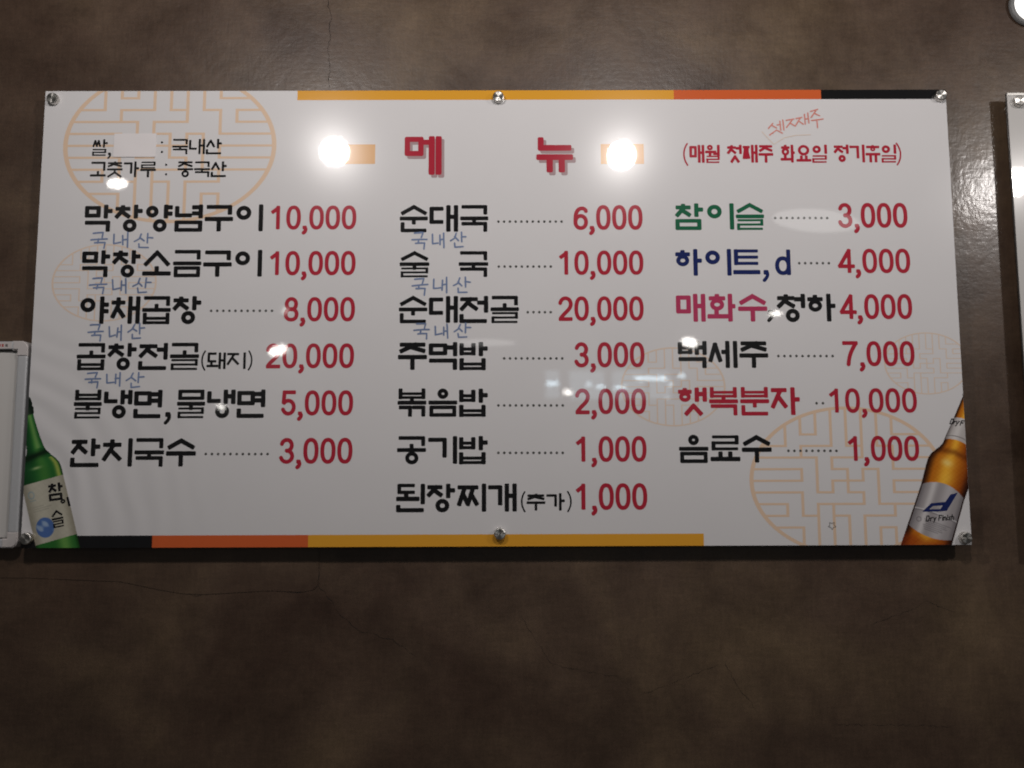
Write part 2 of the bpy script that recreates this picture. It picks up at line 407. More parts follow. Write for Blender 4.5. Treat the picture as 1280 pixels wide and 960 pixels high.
# jamo as polylines in a unit box; ('o', ...) marks a closed ring
JAMO = {
 'ㄱ': [[(0, 1), (1, 1), (1, 0)]], 'ㄴ': [[(0, 1), (0, 0), (1, 0)]], 'ㄷ': [[(1, 1), (0, 1), (0, 0), (1, 0)]],
 'ㄹ': [[(0, 1), (1, 1), (1, .5), (0, .5), (0, 0), (1, 0)]], 'ㅁ': [[(0, 0), (0, 1), (1, 1), (1, 0), (0, 0)]],
 'ㅂ': [[(0, 1), (0, 0), (1, 0), (1, 1)], [(0, .52), (1, .52)]], 'ㅅ': [[(0, 0), (.5, 1), (1, 0)]], 'ㅇ': ['o'],
 'ㅈ': [[(0, 1), (1, 1)], [(.62, 1), (0, 0)], [(.42, .62), (1, .02)]],
 'ㅊ': [[(.5, 1.0), (.5, .84)], [(0, .80), (1, .80)], [(.60, .80), (0, 0)], [(.42, .5), (1, .02)]],
 'ㅌ': [[(1, 1), (0, 1), (0, 0), (1, 0)], [(0, .5), (1, .5)]],
 'ㅎ': [[(.5, 1.0), (.5, .84)], [(0, .80), (1, .80)], 'h'],
 'ㄲ': [[(0, 1), (.42, 1), (.42, 0)], [(.58, 1), (1, 1), (1, 0)]],
 'ㅆ': [[(0, 0), (.26, 1), (.48, .1)], [(.5, 0), (.76, 1), (1, 0)]],
 'ㅉ': [[(0, 1), (1, 1)], [(.32, 1), (0, 0)], [(.22, .6), (.47, .05)], [(.80, 1), (.5, .0)], [(.68, .6), (1, .02)]]}
LEAD = 'ㄱㄲㄴㄷㄸㄹㅁㅂㅃㅅㅆㅇㅈㅉㅊㅋㅌㅍㅎ'
VOW = 'ㅏㅐㅑㅒㅓㅔㅕㅖㅗㅘㅙㅚㅛㅜㅝㅞㅟㅠㅡㅢㅣ'
TAIL = ['', 'ㄱ', 'ㄲ', 'ㄳ', 'ㄴ', 'ㄵ', 'ㄶ', 'ㄷ', 'ㄹ', 'ㄺ', 'ㄻ', 'ㄼ', 'ㄽ', 'ㄾ', 'ㄿ', 'ㅀ', 'ㅁ', 'ㅂ', 'ㅄ', 'ㅅ', 'ㅆ', 'ㅇ', 'ㅈ', 'ㅊ', 'ㅋ', 'ㅌ', 'ㅍ', 'ㅎ']
def glyph(ch, x0, z0, cw, chh, w):
    """one syllable drawn in the cell (x0, z0)-(x0+cw, z0+chh); w is the pen width in metres"""
    k = ord(ch) - 0xAC00
    L, V, T = LEAD[k // 588], VOW[(k % 588) // 28], TAIL[k % 28]
    out = []
    def P(u, v): return (x0 + u * cw, z0 + v * chh)
    def bar(a, b, ww=None): out.extend(stroke_polys([P(*a), P(*b)], ww or w))
    hx, hz = w / 2 / cw, w / 2 / chh
    def jamo(j, bx, ww=None):
        a, b, c, d = bx                                   # outer x0, z0, x1, z1 in cell units
        ww = ww or w
        rows = {'ㄹ': 3, 'ㅌ': 3, 'ㅂ': 2.35, 'ㅁ': 2, 'ㄷ': 2}.get(j, 1)
        wh = ww * .94
        if rows > 1: wh = min(wh, (d - b) * chh / (2 * rows - 1) * 1.02)
        if rows == 3: ww = min(ww, wh * 1.35)
        ix, iz = ww / 2 / cw, wh / 2 / chh
        a2, b2, c2, d2 = a + ix, b + iz, c - ix, d - iz
        for s in JAMO[j]:
            if s == 'o':
                rx = min((c2 - a2) * cw, (d2 - b2) * chh * 1.06) / 2; rz = min(rx, (d2 - b2) * chh / 2)
                q = P((a2 + c2) / 2, (b2 + d2) / 2)
                out.extend(curve_polys(ell(q[0], q[1], rx, rz), min(ww, rz * 1.3), True))
            elif s == 'h':
                hh = (d2 - b2) * 0.62
                rz = hh * chh / 2; rx = min((c2 - a2) * cw * 0.40, rz * 1.25)
                q = P((a2 + c2) / 2, b2 + hh / 2 - 0.005)
                rx = min(rx, (c2 - a2) * cw / 2)
                out.extend(curve_polys(ell(q[0], q[1], rx, rz), min(ww * 0.92, rz * 1.25, rx * 1.25), True))
            else:
                q = [P(a2 + u * (c2 - a2), b2 + v * (d2 - b2)) for u, v in s]
                for k_ in range(len(q) - 1):
                    flat_ = abs(q[k_][1] - q[k_ + 1][1]) < 1e-6
                    out.extend(stroke_polys(q[k_:k_ + 2], wh if flat_ else ww))
    top = 1 - hz
    if V in 'ㅏㅑㅓㅕㅐㅔㅣ':
        lo = 0.47 if T else 0.0
        if T == 'ㄴ': lo = 0.36
        xe = {'ㅏ': .56, 'ㅑ': .52, 'ㅓ': .64, 'ㅕ': .62, 'ㅐ': .50, 'ㅔ': .47, 'ㅣ': .64}[V]
        if L in 'ㅉㅆ' and V == 'ㅣ': xe = .74
        if T:
            yb = .52 if T != 'ㄴ' else .44
            if L in 'ㅊㅎ': yb -= .04
            jamo(L, (0.01, yb, xe, .94 if L not in 'ㅊㅎ' else .98))
        else:
            jamo(L, (0.0, {'ㅇ': .43, 'ㄱ': .22, 'ㅎ': .36, 'ㅅ': .22, 'ㅈ': .24, 'ㅊ': .20, 'ㅉ': .20}.get(L, .30), xe, .96 if L in 'ㅊㅎㅈ' else .93))
        mid = (lo + 1) / 2 + (.02 if T else .06)
        if V in 'ㅏㅑ':
            sx = .735
            bar((sx, lo + hz), (sx, top))
            tx = .98 - hx
            if V == 'ㅏ': bar((sx, mid), (tx, mid))
            else: bar((sx, mid + .13), (tx, mid + .13)); bar((sx, mid - .10), (tx, mid - .10))
        elif V in 'ㅓㅕ':
            sx = .90
            bar((sx, lo + hz), (sx, top))
            if V == 'ㅓ': bar((.66, mid + .04), (sx, mid + .04))
            else: bar((.66, mid + .13), (sx, mid + .13)); bar((.66, mid - .09), (sx, mid - .09))
        elif V in 'ㅐㅔ':
            s1, s2 = .65, .91
            bar((s1, lo + hz), (s1, top)); bar((s2, lo + hz), (s2, top))
            if V == 'ㅐ': bar((s1, mid), (s2, mid))
            else: bar((.50, mid + .03), (s1, mid + .03))
        else:
            bar((.91, lo + hz), (.91, top))
        if T == 'ㅇ': jamo(T, (.30, 0.0, .78, .46))
        elif T == 'ㅅ': jamo(T, (.22, 0.0, .84, .42))
        elif T == 'ㄴ': jamo(T, (.0, 0.0, .95, .34))
        elif T: jamo(T, (.01, 0.0, .90 if V in 'ㅏㅑ' else .97, .41))
    elif V in 'ㅗㅛㅜㅠㅡ':
        if not T:
            if V in 'ㅗㅛㅡ':
                jamo(L, (.05, .40 if L not in 'ㄹ' else .44, .95, .97))
                bar((hx, .06 + hz), (1 - hx, .06 + hz))
                tk = [.5] if V == 'ㅗ' else [.34, .66] if V == 'ㅛ' else []
                for t in tk: bar((t, .08 + hz), (t, .34))
            else:
                jamo(L, (.05, .60 if L != 'ㄹ' else .55, .95, .97))
                by = .46
                bar((hx, by), (1 - hx, by))
                for t in ([.5] if V == 'ㅜ' else [.34, .68]): bar((t, by), (t, hz))
        else:
            w2 = w * 0.9; iz = w2 / 2 / chh
            jamo(L, (.05, .63, .95, .99), w2)
            by = .50
            bar((hx, by), (1 - hx, by), w2)
            if V == 'ㅗ': bar((.5, by), (.5, .66), w2)
            if V == 'ㅜ': bar((.5, by), (.5, .34), w2)
            jamo(T, (.05, 0.0, .95, .40 if V != 'ㅜ' else .375) if T != 'ㅇ' else (.28, 0, .74, .44), w2)
    else:                                                  # ㅘ ㅙ ㅚ ㅝ
        if V in 'ㅘㅚㅙ':
            lo = .0 if not T else .26
            xr = {'ㅘ': .64, 'ㅙ': .52, 'ㅚ': .70}[V]
            zb = .40 if not T else .63
            jamo(L, (.05, zb, xr - (.04 if T else 0), .99), w * (.86 if T else 1))
            by = .12 if not T else .385
            by += hz
            bar((hx, by), (xr + .04, by)); bar((xr * .5, by), (xr * .5, zb + .02))
            if V == 'ㅘ': bar((.78, hz), (.78, top)); bar((.78, .55), (.97 - hx, .55))
            if V == 'ㅚ': bar((.91, lo + hz), (.91, top))
            if V == 'ㅙ': bar((.68, hz), (.68, top)); bar((.92, hz), (.92, top)); bar((.68, .52), (.92, .52))
            if T: jamo(T, (.01, 0, .97, .27))
        else:                                              # ㅝ with ㄹ
            jamo(L, (.10, .68, .58, 1.0)); bar((hx, .60), (.68, .60)); bar((.34, .60), (.34, .46)); bar((.62, .50), (.90, .50)); bar((.90, .42), (.90, top))
            jamo(T, (.08, 0, .97, .40))
    return out
def bez(pts, n=8):
    r = []
    for k in range(n + 1):
        t = k / n
        q = [Vector(p) for p in pts]
        while len(q) > 1: q = [a.lerp(b, t) for a, b in zip(q[:-1], q[1:])]
        r.append(tuple(q[0]))
    return r
def arc(cx, cy, rx, ry, a0, a1, n=14):
    return [(cx + rx * math.cos(R(a0 + (a1 - a0) * k / n)), cy + ry * math.sin(R(a0 + (a1 - a0) * k / n))) for k in range(n + 1)]
# figures in a box 0.61 wide, 1 high (centre lines, pen 0.155)
def figure(c):
    h = .0775; x0, x1, y0, y1 = h, .61 - h, h * .85, 1 - h * .85
    cx = .305; rx = cx - h
    if c == '0': return [('c', ell(cx, .5, rx, .5 - h * .85, 34, 2.35), True)]
    if c == '1': return [('s', [(.30, y0), (.30, y1)], False), ('s', [(.30, y1 - .03), (.08, .74)], False)]
    if c == '2': return [('c', arc(cx, .69, rx, .245, 172, -20) + bez([(cx + rx * .93, .60), (.46, .42), (.20, .28), (x0 + .01, y0 + .02)])[1:], False), ('s', [(x0, y0), (x1, y0)], False)]
    if c == '3': return [('c', arc(cx - .01, .715, rx * .90, .22, 165, -88), False), ('c', arc(cx - .01, .29, rx, .225, 90, -165), False)]
    if c == '4': return [('s', [(.42, y0), (.42, y1)], False), ('s', [(.42, y1), (.03, .30)], False), ('s', [(.03, .28), (.585, .28)], False)]
    if c == '5': return [('s', [(.53, y1), (.13, y1)], False), ('s', [(.13, y1), (.10, .52)], False), ('c', arc(cx - .01, .33, rx, .265, 140, -160, 18), False)]
    if c == '6': return [('c', ell(cx, .315, rx, .25, 26, 2.1), True), ('c', bez([(x0, .34), (x0 - .01, .62), (x0 + .02, 1.02), (.52, y1 - .02), (x1, .76)], 12), False)]
    if c == '7': return [('s', [(.05, y1), (.56, y1)], False), ('c', bez([(.54, y1 - .02), (.36, .66), (.24, .40), (.21, y0)], 8), False)]
    if c == '8': return [('c', ell(cx, .715, rx * .86, .22, 26, 2.1), True), ('c', ell(cx, .29, rx, .225, 26, 2.1), True)]
    if c == ',': return [('c', bez([(.10, .07), (.17, .06), (.17, -.08), (.06, -.15)], 6), False), ('s', [(.085, .075), (.125, .075)], False)]
def price(txt, x0, x1, z0, z1):
    adv = {',': .36}; pos = []; x = 0
    for i, c in enumerate(txt):
        if c == '1': pos.append(x - .03); x += .62
        elif c == ',': pos.append(x - .01); x += .285
        else: pos.append(x); x += .685
    tot = x - .075
    H = z1 - z0; sx = (x1 - x0) / tot
    chunks = []
    for c, px in zip(txt, pos):
        polys = []
        for kind, pts, cl in figure(c):
            q = [(x0 + (px + u) * sx, z0 + v * H) for u, v in pts]
            wd = H * .158
            polys += curve_polys(q, wd, cl) if kind == 'c' else stroke_polys(q, wd, cl)
        chunks.append(polys)
    return chunks
def paren(x0, x1, z0, z1, w, left):
    H = z1 - z0; d = x1 - x0 - w
    s = 1 if left else -1
    a = x0 + w / 2 if left else x1 - w / 2
    return curve_polys(bez([(a + s * d, z1), (a - s * d * .35, z1 - H * .3), (a - s * d * .35, z0 + H * .3), (a + s * d, z0)], 12), w)
def comma(x, z, h):
    return curve_polys(bez([(x, z + h * .16), (x + h * .10, z + h * .14), (x + h * .09, z - h * .02), (x - h * .06, z - h * .16)], 6), h * .125) + stroke_polys([(x - h * .01, z + h * .13), (x + h * .03, z + h * .13)], h * .17)

ITEMS = [('막창양념구이', -810.0, -458.2, 161.3, 217.2, 'K'), ('막창소금구이', -811.0, -457.7, 70.5, 125.7, 'K'), ('야채곱창', -809.6, -572.5, -22.1, 34.0, 'K'), ('곱창전골', -812.6, -574.2, -111.8, -58.0, 'K'), ('불냉면,물냉면', -813.6, -443.7, -204.9, -149.2, 'K'), ('잔치국수', -814.3, -574.1, -297.8, -242.1, 'K'), ('순대국', -191.5, -15.3, 159.4, 214.7, 'K'), ('술 국', -190.6, -15.3, 69.3, 121.7, 'K'), ('순대전골', -191.4, 44.4, -21.7, 32.9, 'K'), ('주먹밥', -191.8, -15.4, -113.5, -57.8, 'K'), ('볶음밥', -192.1, -15.5, -203.7, -148.7, 'K'), ('공기밥', -192.0, -15.5, -294.3, -239.9, 'K'), ('된장찌개', -192.4, 38.6, -385.1, -330.5, 'K'), ('참이슬', 351.3, 528.0, 162.5, 217.2, 'G'), ('하이트,d', 349.2, 575.6, 70.3, 125.1, 'B'), ('매화수', 349.2, 527.8, -20.8, 35.8, 'M'), (',', 529.6, 540.5, -23.4, 5.0, 'K'), ('청하', 545.2, 662.3, -21.2, 35.4, 'K'), ('백세주', 350.2, 526.5, -111.6, -57.2, 'K'), ('햇복분자', 347.6, 585.6, -203.1, -147.8, 'R'), ('음료수', 347.5, 526.9, -293.7, -239.2, 'K')]
SMALL = [('(돼지)', -570.8, -472.0, -111.7, -75.1, 'K'), ('(추가)', 45.6, 142.1, -384.3, -347.2, 'K')]
GOTHIC = [('쌀,', -801.3, -763.8, 316.0, 350.3, 'K'), ('국내산', -643.4, -543.6, 318.4, 350.6, 'K'), ('고춧가루', -803.4, -672.8, 271.5, 304.8, 'K'), ('중국산', -631.7, -532.6, 271.8, 304.5, 'K'), ('(매월 첫째주 화요일 정기휴일)', 370.0, 804.5, 298.2, 337.3, 'R')]
PRICES = [('10,000', -442.2, -275.9, 165.8, 213.3), ('10,000', -441.7, -276.0, 74.3, 121.9), ('8,000', -413.6, -275.7, -17.1, 30.1), ('20,000', -446.3, -276.1, -108.6, -61.1), ('5,000', -414.5, -276.4, -199.9, -152.4), ('3,000', -415.8, -276.1, -292.1, -243.8), ('6,000', 151.6, 287.1, 163.8, 212.8), ('10,000', 123.9, 287.0, 73.7, 121.3), ('20,000', 120.1, 285.9, -17.3, 30.1), ('3,000', 150.3, 285.8, -108.5, -60.2), ('2,000', 150.8, 287.0, -199.1, -150.6), ('1,000', 152.9, 286.2, -290.4, -242.3), ('1,000', 151.9, 285.8, -381.3, -332.0), ('3,000', 673.0, 809.6, 166.6, 216.0), ('4,000', 670.9, 810.4, 75.7, 123.7), ('4,000', 670.6, 809.6, -15.6, 33.0), ('7,000', 670.9, 809.5, -107.8, -59.6), ('10,000', 641.9, 809.4, -198.1, -151.4), ('1,000', 674.2, 808.8, -290.6, -243.2)]
DOTS = [(-554.9, 4.0, -436.8, 3.7, 11), (-556.0, -273.5, -438.1, -273.9, 11), (3.6, 180.5, 127.9, 180.2, 12), (4.2, 90.3, 105.8, 90.0, 10), (60.4, -0.3, 105.1, -0.5, 5), (14.4, -90.9, 126.7, -91.3, 11), (3.0, -182.1, 126.7, -182.5, 12), (2.9, -273.0, 125.9, -273.4, 12), (548.9, 186.5, 651.4, 186.2, 10), (592.8, 95.5, 650.8, 95.4, 6), (545.5, -87.8, 650.5, -88.1, 10), (615.8, -179.7, 628.1, -179.7, 2), (558.2, -270.9, 650.2, -271.2, 9)]
HAND = [(-795.2, -674.3, 128.4, 160.0), (-792.5, -673.8, 38.4, 70.2), (-791.2, -682.8, -53.7, -21.5), (-793.1, -680.6, -145.5, -115.3), (-166.0, -59.6, 127.2, 159.3), (-165.2, -51.4, 36.0, 68.6), (-160.0, -51.1, -53.1, -23.2)]
TITLE = [('메', -182.1, -108.8, 276.6, 355.8), ('뉴', 76.8, 154.0, 278.3, 354.3)]
ELL = [(-858.9, -436.6, 178.8, 494.1), (-867.6, -662.7, -16.7, 137.3), (239.1, 441.4, -223.5, -70.0), (749.6, 915.6, -163.3, -42.3), (481.7, 858.0, -469.7, -186.0)]
HANDRED = [[(541.6, 369.3), (550.5, 379.7)], [(547.7, 376.5), (557.9, 370.1)], [(559.3, 376.5), (565.9, 377.7)], [(565.0, 384.5), (566.2, 366.0)], [(570.9, 386.9), (572.4, 366.0)], [(543.9, 355.7), (557.7, 366.1), (569.1, 359.6)], [(577.8, 386.1), (593.4, 388.8)], [(590.2, 387.6), (578.0, 371.6)], [(585.3, 380.4), (595.5, 374.0)], [(597.3, 389.6), (609.0, 392.0)], [(605.8, 390.8), (596.8, 376.4)], [(602.9, 384.4), (611.5, 378.0)], [(614.6, 398.4), (615.4, 378.0)], [(615.8, 388.4), (621.3, 389.6)], [(621.3, 401.2), (622.8, 380.3)], [(626.9, 404.4), (641.4, 408.8)], [(638.6, 407.6), (627.5, 391.6)], [(634.4, 400.4), (644.7, 395.6)], [(628.1, 385.6), (651.4, 388.7)], [(639.0, 387.5), (639.8, 370.7)]]
ARROW = [(528.7, 362.5), (550.9, 336.5), (572.6, 350.0), (596.0, 355.2), (625.0, 356.3)]
DPOLY = [[(864.1, -355.0), (878.3, -351.3), (855.3, -385.8), (839.9, -386.8)], [(808.1, -387.4), (826.4, -371.2), (853.5, -368.8), (848.9, -375.4), (830.0, -376.4), (822.0, -382.6), (843.0, -382.3), (839.9, -386.8)]]
mm = 0.001
# ------------------------------------------------------------------ the menu board
board = empty('menu_board', (0, 0, ZC - 0.45), 'large white glossy menu board with Korean dishes and red prices', 'menu board')
board.matrix_world = Matrix.Translation((0, 0, ZC - 0.45))
bpy.context.view_layer.update()
INV = board.matrix_world.inverted()
def to_board(o, parent=None):
    o.parent = parent or board
    o.matrix_parent_inverse = INV
    return o
backing = to_board(obj_bm('backing_panel', box_bm(-0.9, 0.9, 0.0016, 0.0066, ZC - 0.45, ZC + 0.45, 0.0006), M['panel_edge']))
# the printed sheet: a thin film with a slightly uneven, slack left edge
nx, nz = 90, 46
V, F = [], []
for j in range(nz + 1):
    for i in range(nx + 1):
        u = -0.8995 + 1.799 * i / nx; v = -0.4495 + 0.899 * j / nz
        V.append((u, 0.0, ZC + v))
for j in range(nz):
    for i in range(nx):
        a = j * (nx + 1) + i; F.append((a, a + 1, a + nx + 2, a + nx + 1))
base = len(V)
rim = [i for i in range(nx + 1)] + [(j + 1) * (nx + 1) + nx for j in range(nz)] + [nz * (nx + 1) + nx - 1 - i for i in range(nx)] + [(nz - 1 - j) * (nx + 1) for j in range(nz - 1)]
for r_ in rim: V.append((V[r_][0], 0.0015, V[r_][2]))
for k in range(len(rim)):
    n2 = (k + 1) % len(rim); F.append((rim[n2], rim[k], base + k, base + n2))
sheet = to_board(obj_from('printed_sheet', V, F, M['sheet']))
sheet.data.materials.append(M['panel_edge'])
for p_ in sheet.data.polygons:
    if p_.index >= nx * nz: p_.material_index = 1        # rim faces take the dark panel-edge material
def on_sheet(o, label=None):
    o.parent = sheet
    if label: o['label'] = label
    return o
L1, L2, L3, L4 = -0.00012, -0.00024, -0.00036, -0.00048

# coloured bands along the top and bottom edges
def rect(x0, x1, z0, z1): return [[Vector((x0, z0)), Vector((x1, z0)), Vector((x1, z1)), Vector((x0, z1))]]
TB, BB = 0.4300, -0.4268
for nm, x0, x1, z0, z1, mt in (('colour_band', -.3972, .3546, TB, .4495, 'amber'), ('colour_band', .3546, .6494, TB, .4495, 'orange'), ('colour_band', .6494, .8995, TB, .4495, 'K'),
                               ('colour_band', -.8995, -.6518, -.4495, BB, 'K'), ('colour_band', -.6518, -.3573, -.4495, BB, 'orange'), ('colour_band', -.3573, .3917, -.4495, BB, 'amber')):
    on_sheet(flat(nm, [rect(x0, x1, z0, z1)], L1, M[mt], None), {'amber': 'amber printed band', 'orange': 'red-orange printed band', 'K': 'black printed band'}[mt])
for x0, x1, z0, z1 in ((-.3261, -.2405, .2981, .3383), (.2070, .2925, .2970, .3380)):
    on_sheet(flat('tan_block', [rect(x0, x1, z0, z1)], L1, M['tan'], None))

# round lattice emblems
E9 = 9.0
LAT = [[(-4, E9), (-4, 3), (-E9, 3)], [(-3, E9), (-3, 4), (-2, 4), (-2, E9)], [(-1, E9), (-1, 3), (-3, 3), (-3, 2)],
 [(-E9, 2), (-2, 2), (-2, -1), (-1, -1), (-1, 0), (1, 0), (1, 1), (2, 1), (2, -2), (E9, -2)],
 [(1, E9), (1, 2), (-1, 2), (-1, 1), (0, 1), (0, -1), (1, -1), (1, -2), (-2, -2), (-2, -E9)], [(0, E9), (0, 3), (1, 3)],
 [(2, E9), (2, 3), (3, 3), (3, 1), (E9, 1)], [(3, E9), (3, 4), (E9, 4)], [(E9, 3), (4, 3), (4, 2), (E9, 2)],
 [(-E9, 1), (-3, 1), (-3, 0), (-E9, 0)], [(-E9, -1), (-3, -1), (-3, -3), (-2, -3)], [(-E9, -2), (-4, -2), (-4, -3), (-E9, -3)],
 [(-E9, -4), (-3, -4), (-3, -E9)], [(-1, -2), (-1, -E9)], [(-1, -3), (0, -3), (0, -E9)], [(3, -2), (3, -3), (1, -3), (1, -E9)],
 [(2, -E9), (2, -4), (3, -4), (3, -E9)], [(E9, 0), (3, 0), (3, -1), (E9, -1)]]
def clip_half(q, nrm, d):
    r = []
    for i in range(len(q)):
        a, b = q[i], q[(i + 1) % len(q)]
        da, db = a.dot(nrm) - d, b.dot(nrm) - d
        if da <= 0: r.append(a)
        if (da < 0) != (db < 0) and abs(da - db) > 1e-12: r.append(a.lerp(b, da / (da - db)))
    return r
def emblem(x0, x1, z0, z1, mt, wk=1.0):
    cx, cz, rx, rz = (x0 + x1) / 2, (z0 + z1) / 2, (x1 - x0) / 2, (z1 - z0) / 2
    g = 0.1555; hw = 0.0145 * wk; polys = []
    K = 96
    ring = [Vector((math.cos(2 * math.pi * k / K), math.sin(2 * math.pi * k / K))) for k in range(K)]
    ro, ri = 1.0, 1 - 0.042 * wk
    for k in range(K): polys.append([ring[k] * ri, ring[k] * ro, ring[(k + 1) % K] * ro, ring[(k + 1) % K] * ri])
    for line in LAT:
        for (a, b), (c, d) in zip(line[:-1], line[1:]):
            p0, p1 = Vector((a * g, b * g)), Vector((c * g, d * g))
            lim = (1 + ri) / 2
            def fit(p, q):                                # shorten an end that runs beyond the ring
                if p.length <= lim: return p
                if abs(p.x - q.x) < 1e-9: return Vector((p.x, math.copysign(math.sqrt(max(0, lim * lim - p.x * p.x)), p.y)))
                return Vector((math.copysign(math.sqrt(max(0, lim * lim - p.y * p.y)), p.x), p.y))
            f0, f1 = fit(p0, p1), fit(p1, p0)
            dd = f1 - f0
            if dd.length < 1e-6: continue
            dd.normalize(); nn = Vector((-dd.y, dd.x)) * hw
            e0 = dd * (hw if f0 == p0 else 0); e1 = dd * (hw if f1 == p1 else 0)
            polys.append([f0 - e0 + nn, f0 - e0 - nn, f1 + e1 - nn, f1 + e1 + nn])
    out = []
    for q in polys:
        q = [Vector((cx + v.x * rx, cz + v.y * rz)) for v in q]
        for nrm, d in ((Vector((1, 0)), .8992), (Vector((-1, 0)), .8992), (Vector((0, 1)), .4492), (Vector((0, -1)), .4492)):
            q = clip_half(q, nrm, d)
            if len(q) < 3: break
        if len(q) >= 3: out.append(q)
    return on_sheet(flat('lattice_emblem', [out], L1, M[mt], None))
for k, e in enumerate(ELL):
    emblem(*[v * mm for v in e], 'lattice' if k in (0, 4) else 'lattice_faint', 1.0 if k in (0, 4) else 0.85)

# dish names
def text_chunks(txt, x0, x1, z0, z1, wk):
    H = z1 - z0
    adv = [(.42 if c == ',' else .62 if c == 'd' else .95 if c == ' ' else 1.0) for c in txt]
    tot = sum(adv) - 0.03
    cw = (x1 - x0) / tot; x = x0; chunks = []
    for c, a in zip(txt, adv):
        if c == ',': chunks.append(comma(x + .14 * cw, z0 + H * .0, H))
        elif c == 'd':
            w = H * .15; r = cw * .20
            chunks.append(curve_polys(ell(x + .05 * cw + r + w / 2, z0 + H * .37, r, H * .27, 24, 2.2), w, True) + stroke_polys([(x + .05 * cw + 2 * r + w / 2, z0 + H * .09), (x + .05 * cw + 2 * r + w / 2, z0 + H * .90)], w))
        elif c != ' ': chunks.append(glyph(c, x, z0, cw * .97, H, H * wk))
        x += a * cw
    return chunks
SPLIT = []
for it in ITEMS:
    if ' ' in it[0]:                                      # two syllables set wide apart
        w3 = (it[2] - it[1]) / 2.92
        SPLIT += [(it[0][0], it[1], it[1] + w3) + it[3:], (it[0][2], it[2] - w3, it[2]) + it[3:]]
    else: SPLIT.append(it)
for txt, a, b, c, d, ink in SPLIT:
    if txt == ',':
        o = flat('comma', [comma((a + 3) * mm, (c + 14) * mm, 54 * mm)], L2, M[ink], None); on_sheet(o); continue
    on_sheet(flat('dish_lettering', text_chunks(txt, a * mm, b * mm, c * mm, d * mm, .158), L2, M[ink], None),
             {'G': 'green lettering', 'B': 'navy lettering', 'M': 'pink lettering', 'R': 'crimson lettering'}.get(ink))
for txt, a, b, c, d, ink in SMALL:
    a, b, c, d = [v * mm for v in (a, b, c, d)]
    pw = (d - c) * .24
    ch = [paren(a, a + pw, c, d, (d - c) * .085, True), paren(b - pw, b, c, d, (d - c) * .085, False)]
    ch += text_chunks(txt[1:-1], a + pw * 1.15, b - pw * 1.35, c + (d - c) * .03, d - (d - c) * .06, .150)
    on_sheet(flat('bracket_lettering', ch, L2, M[ink], None))
for txt, a, b, c, d, ink in GOTHIC:
    a, b, c, d = [v * mm for v in (a, b, c, d)]
    if txt[0] == '(':
        ch = [paren(.3705, .3805, c - .004, d + .001, .0032, True), paren(.7935, .8040, c - .004, d + .001, .0032, False)]
        for wd, u0, u1 in (('매월', .3828, .4437), ('첫째주', .4572, .5500), ('화요일', .5634, .6567), ('정기휴일', .6695, .7945)):
            ch += text_chunks(wd, u0, u1, c + .0005, d - .001, .147)
        on_sheet(flat('notice_lettering', ch, L2, M[ink], None), 'crimson line of lettering in brackets')
    elif txt.endswith(','):
        on_sheet(flat('origin_lettering', [glyph('쌀', a, c, .0315, d - c, (d - c) * .12), comma(a + .0345, c, .030)], L2, M[ink], None))
    else:
        on_sheet(flat('origin_lettering', text_chunks(txt, a, b, c, d, .142), L2, M[ink], None))
for (x, z0), (x2, z1) in (((-.6636, .3432), (-.6628, .3235)), ((-.6536, .2973), (-.6528, .2777))):
    on_sheet(flat('colon', [[[Vector(q) for q in ell(x, z0, .0022, .0024, 10)]], [[Vector(q) for q in ell(x2, z1, .0022, .0024, 10)]]], L2, M['K'], None))
# heading with its printed drop shadow
for dx, dz, y, mt, nm in ((.0052, -.0058, L2, 'title_shadow', 'heading_shadow'), (0, 0, L3, 'R', 'heading_lettering')):
    for ch, a, b, c, d in TITLE:
        a, b, c, d = a * mm + dx, b * mm + dx, c * mm + dz, d * mm + dz
        W, H = b - a, d - c; w = .0148
        if ch == '메':
            e = .0053
            ps = stroke_polys([(a + e, d - .0075), (a + .0375 - e, d - .0075), (a + .0375 - e, d - .0365), (a + e, d - .0365)], .0106, True)
            ps += stroke_polys([(a + .037, d - .0135), (a + .050, d - .0135)], w * .72)
            for u in (a + W - .0226 + .003, a + W - w / 2 + .0015): ps += stroke_polys([(u, d - .006), (u, c + .004)], w * .82)
        else:
            ps = stroke_polys([(a + .011, d - .007), (a + .011, d - .024), (b - .010, d - .024)], w * .80)
            ps += stroke_polys([(a + .007, c + .033), (b - .007, c + .033)], w * .80)
            for u in (a + W * .37, a + W * .68): ps += stroke_polys([(u, c + .033), (u, c + .007)], w * .86)
        on_sheet(flat(nm, [ps], y, M[mt], None))
for txt, a, b, c, d in PRICES:
    on_sheet(flat('price_lettering', price(txt, a * mm, b * mm, c * mm, d * mm), L2, M['R'], None))
for xa, za, xb, zb, n in DOTS:
    ps = []
    for k in range(n):
        t = k / max(1, n - 1)
        ps.append([[Vector(q) for q in ell((xa + (xb - xa) * t) * mm, (za + (zb - za) * t) * mm, .0026, .0026, 10)]])
    on_sheet(flat('dotted_leader', ps, L2, M['dot'], None))

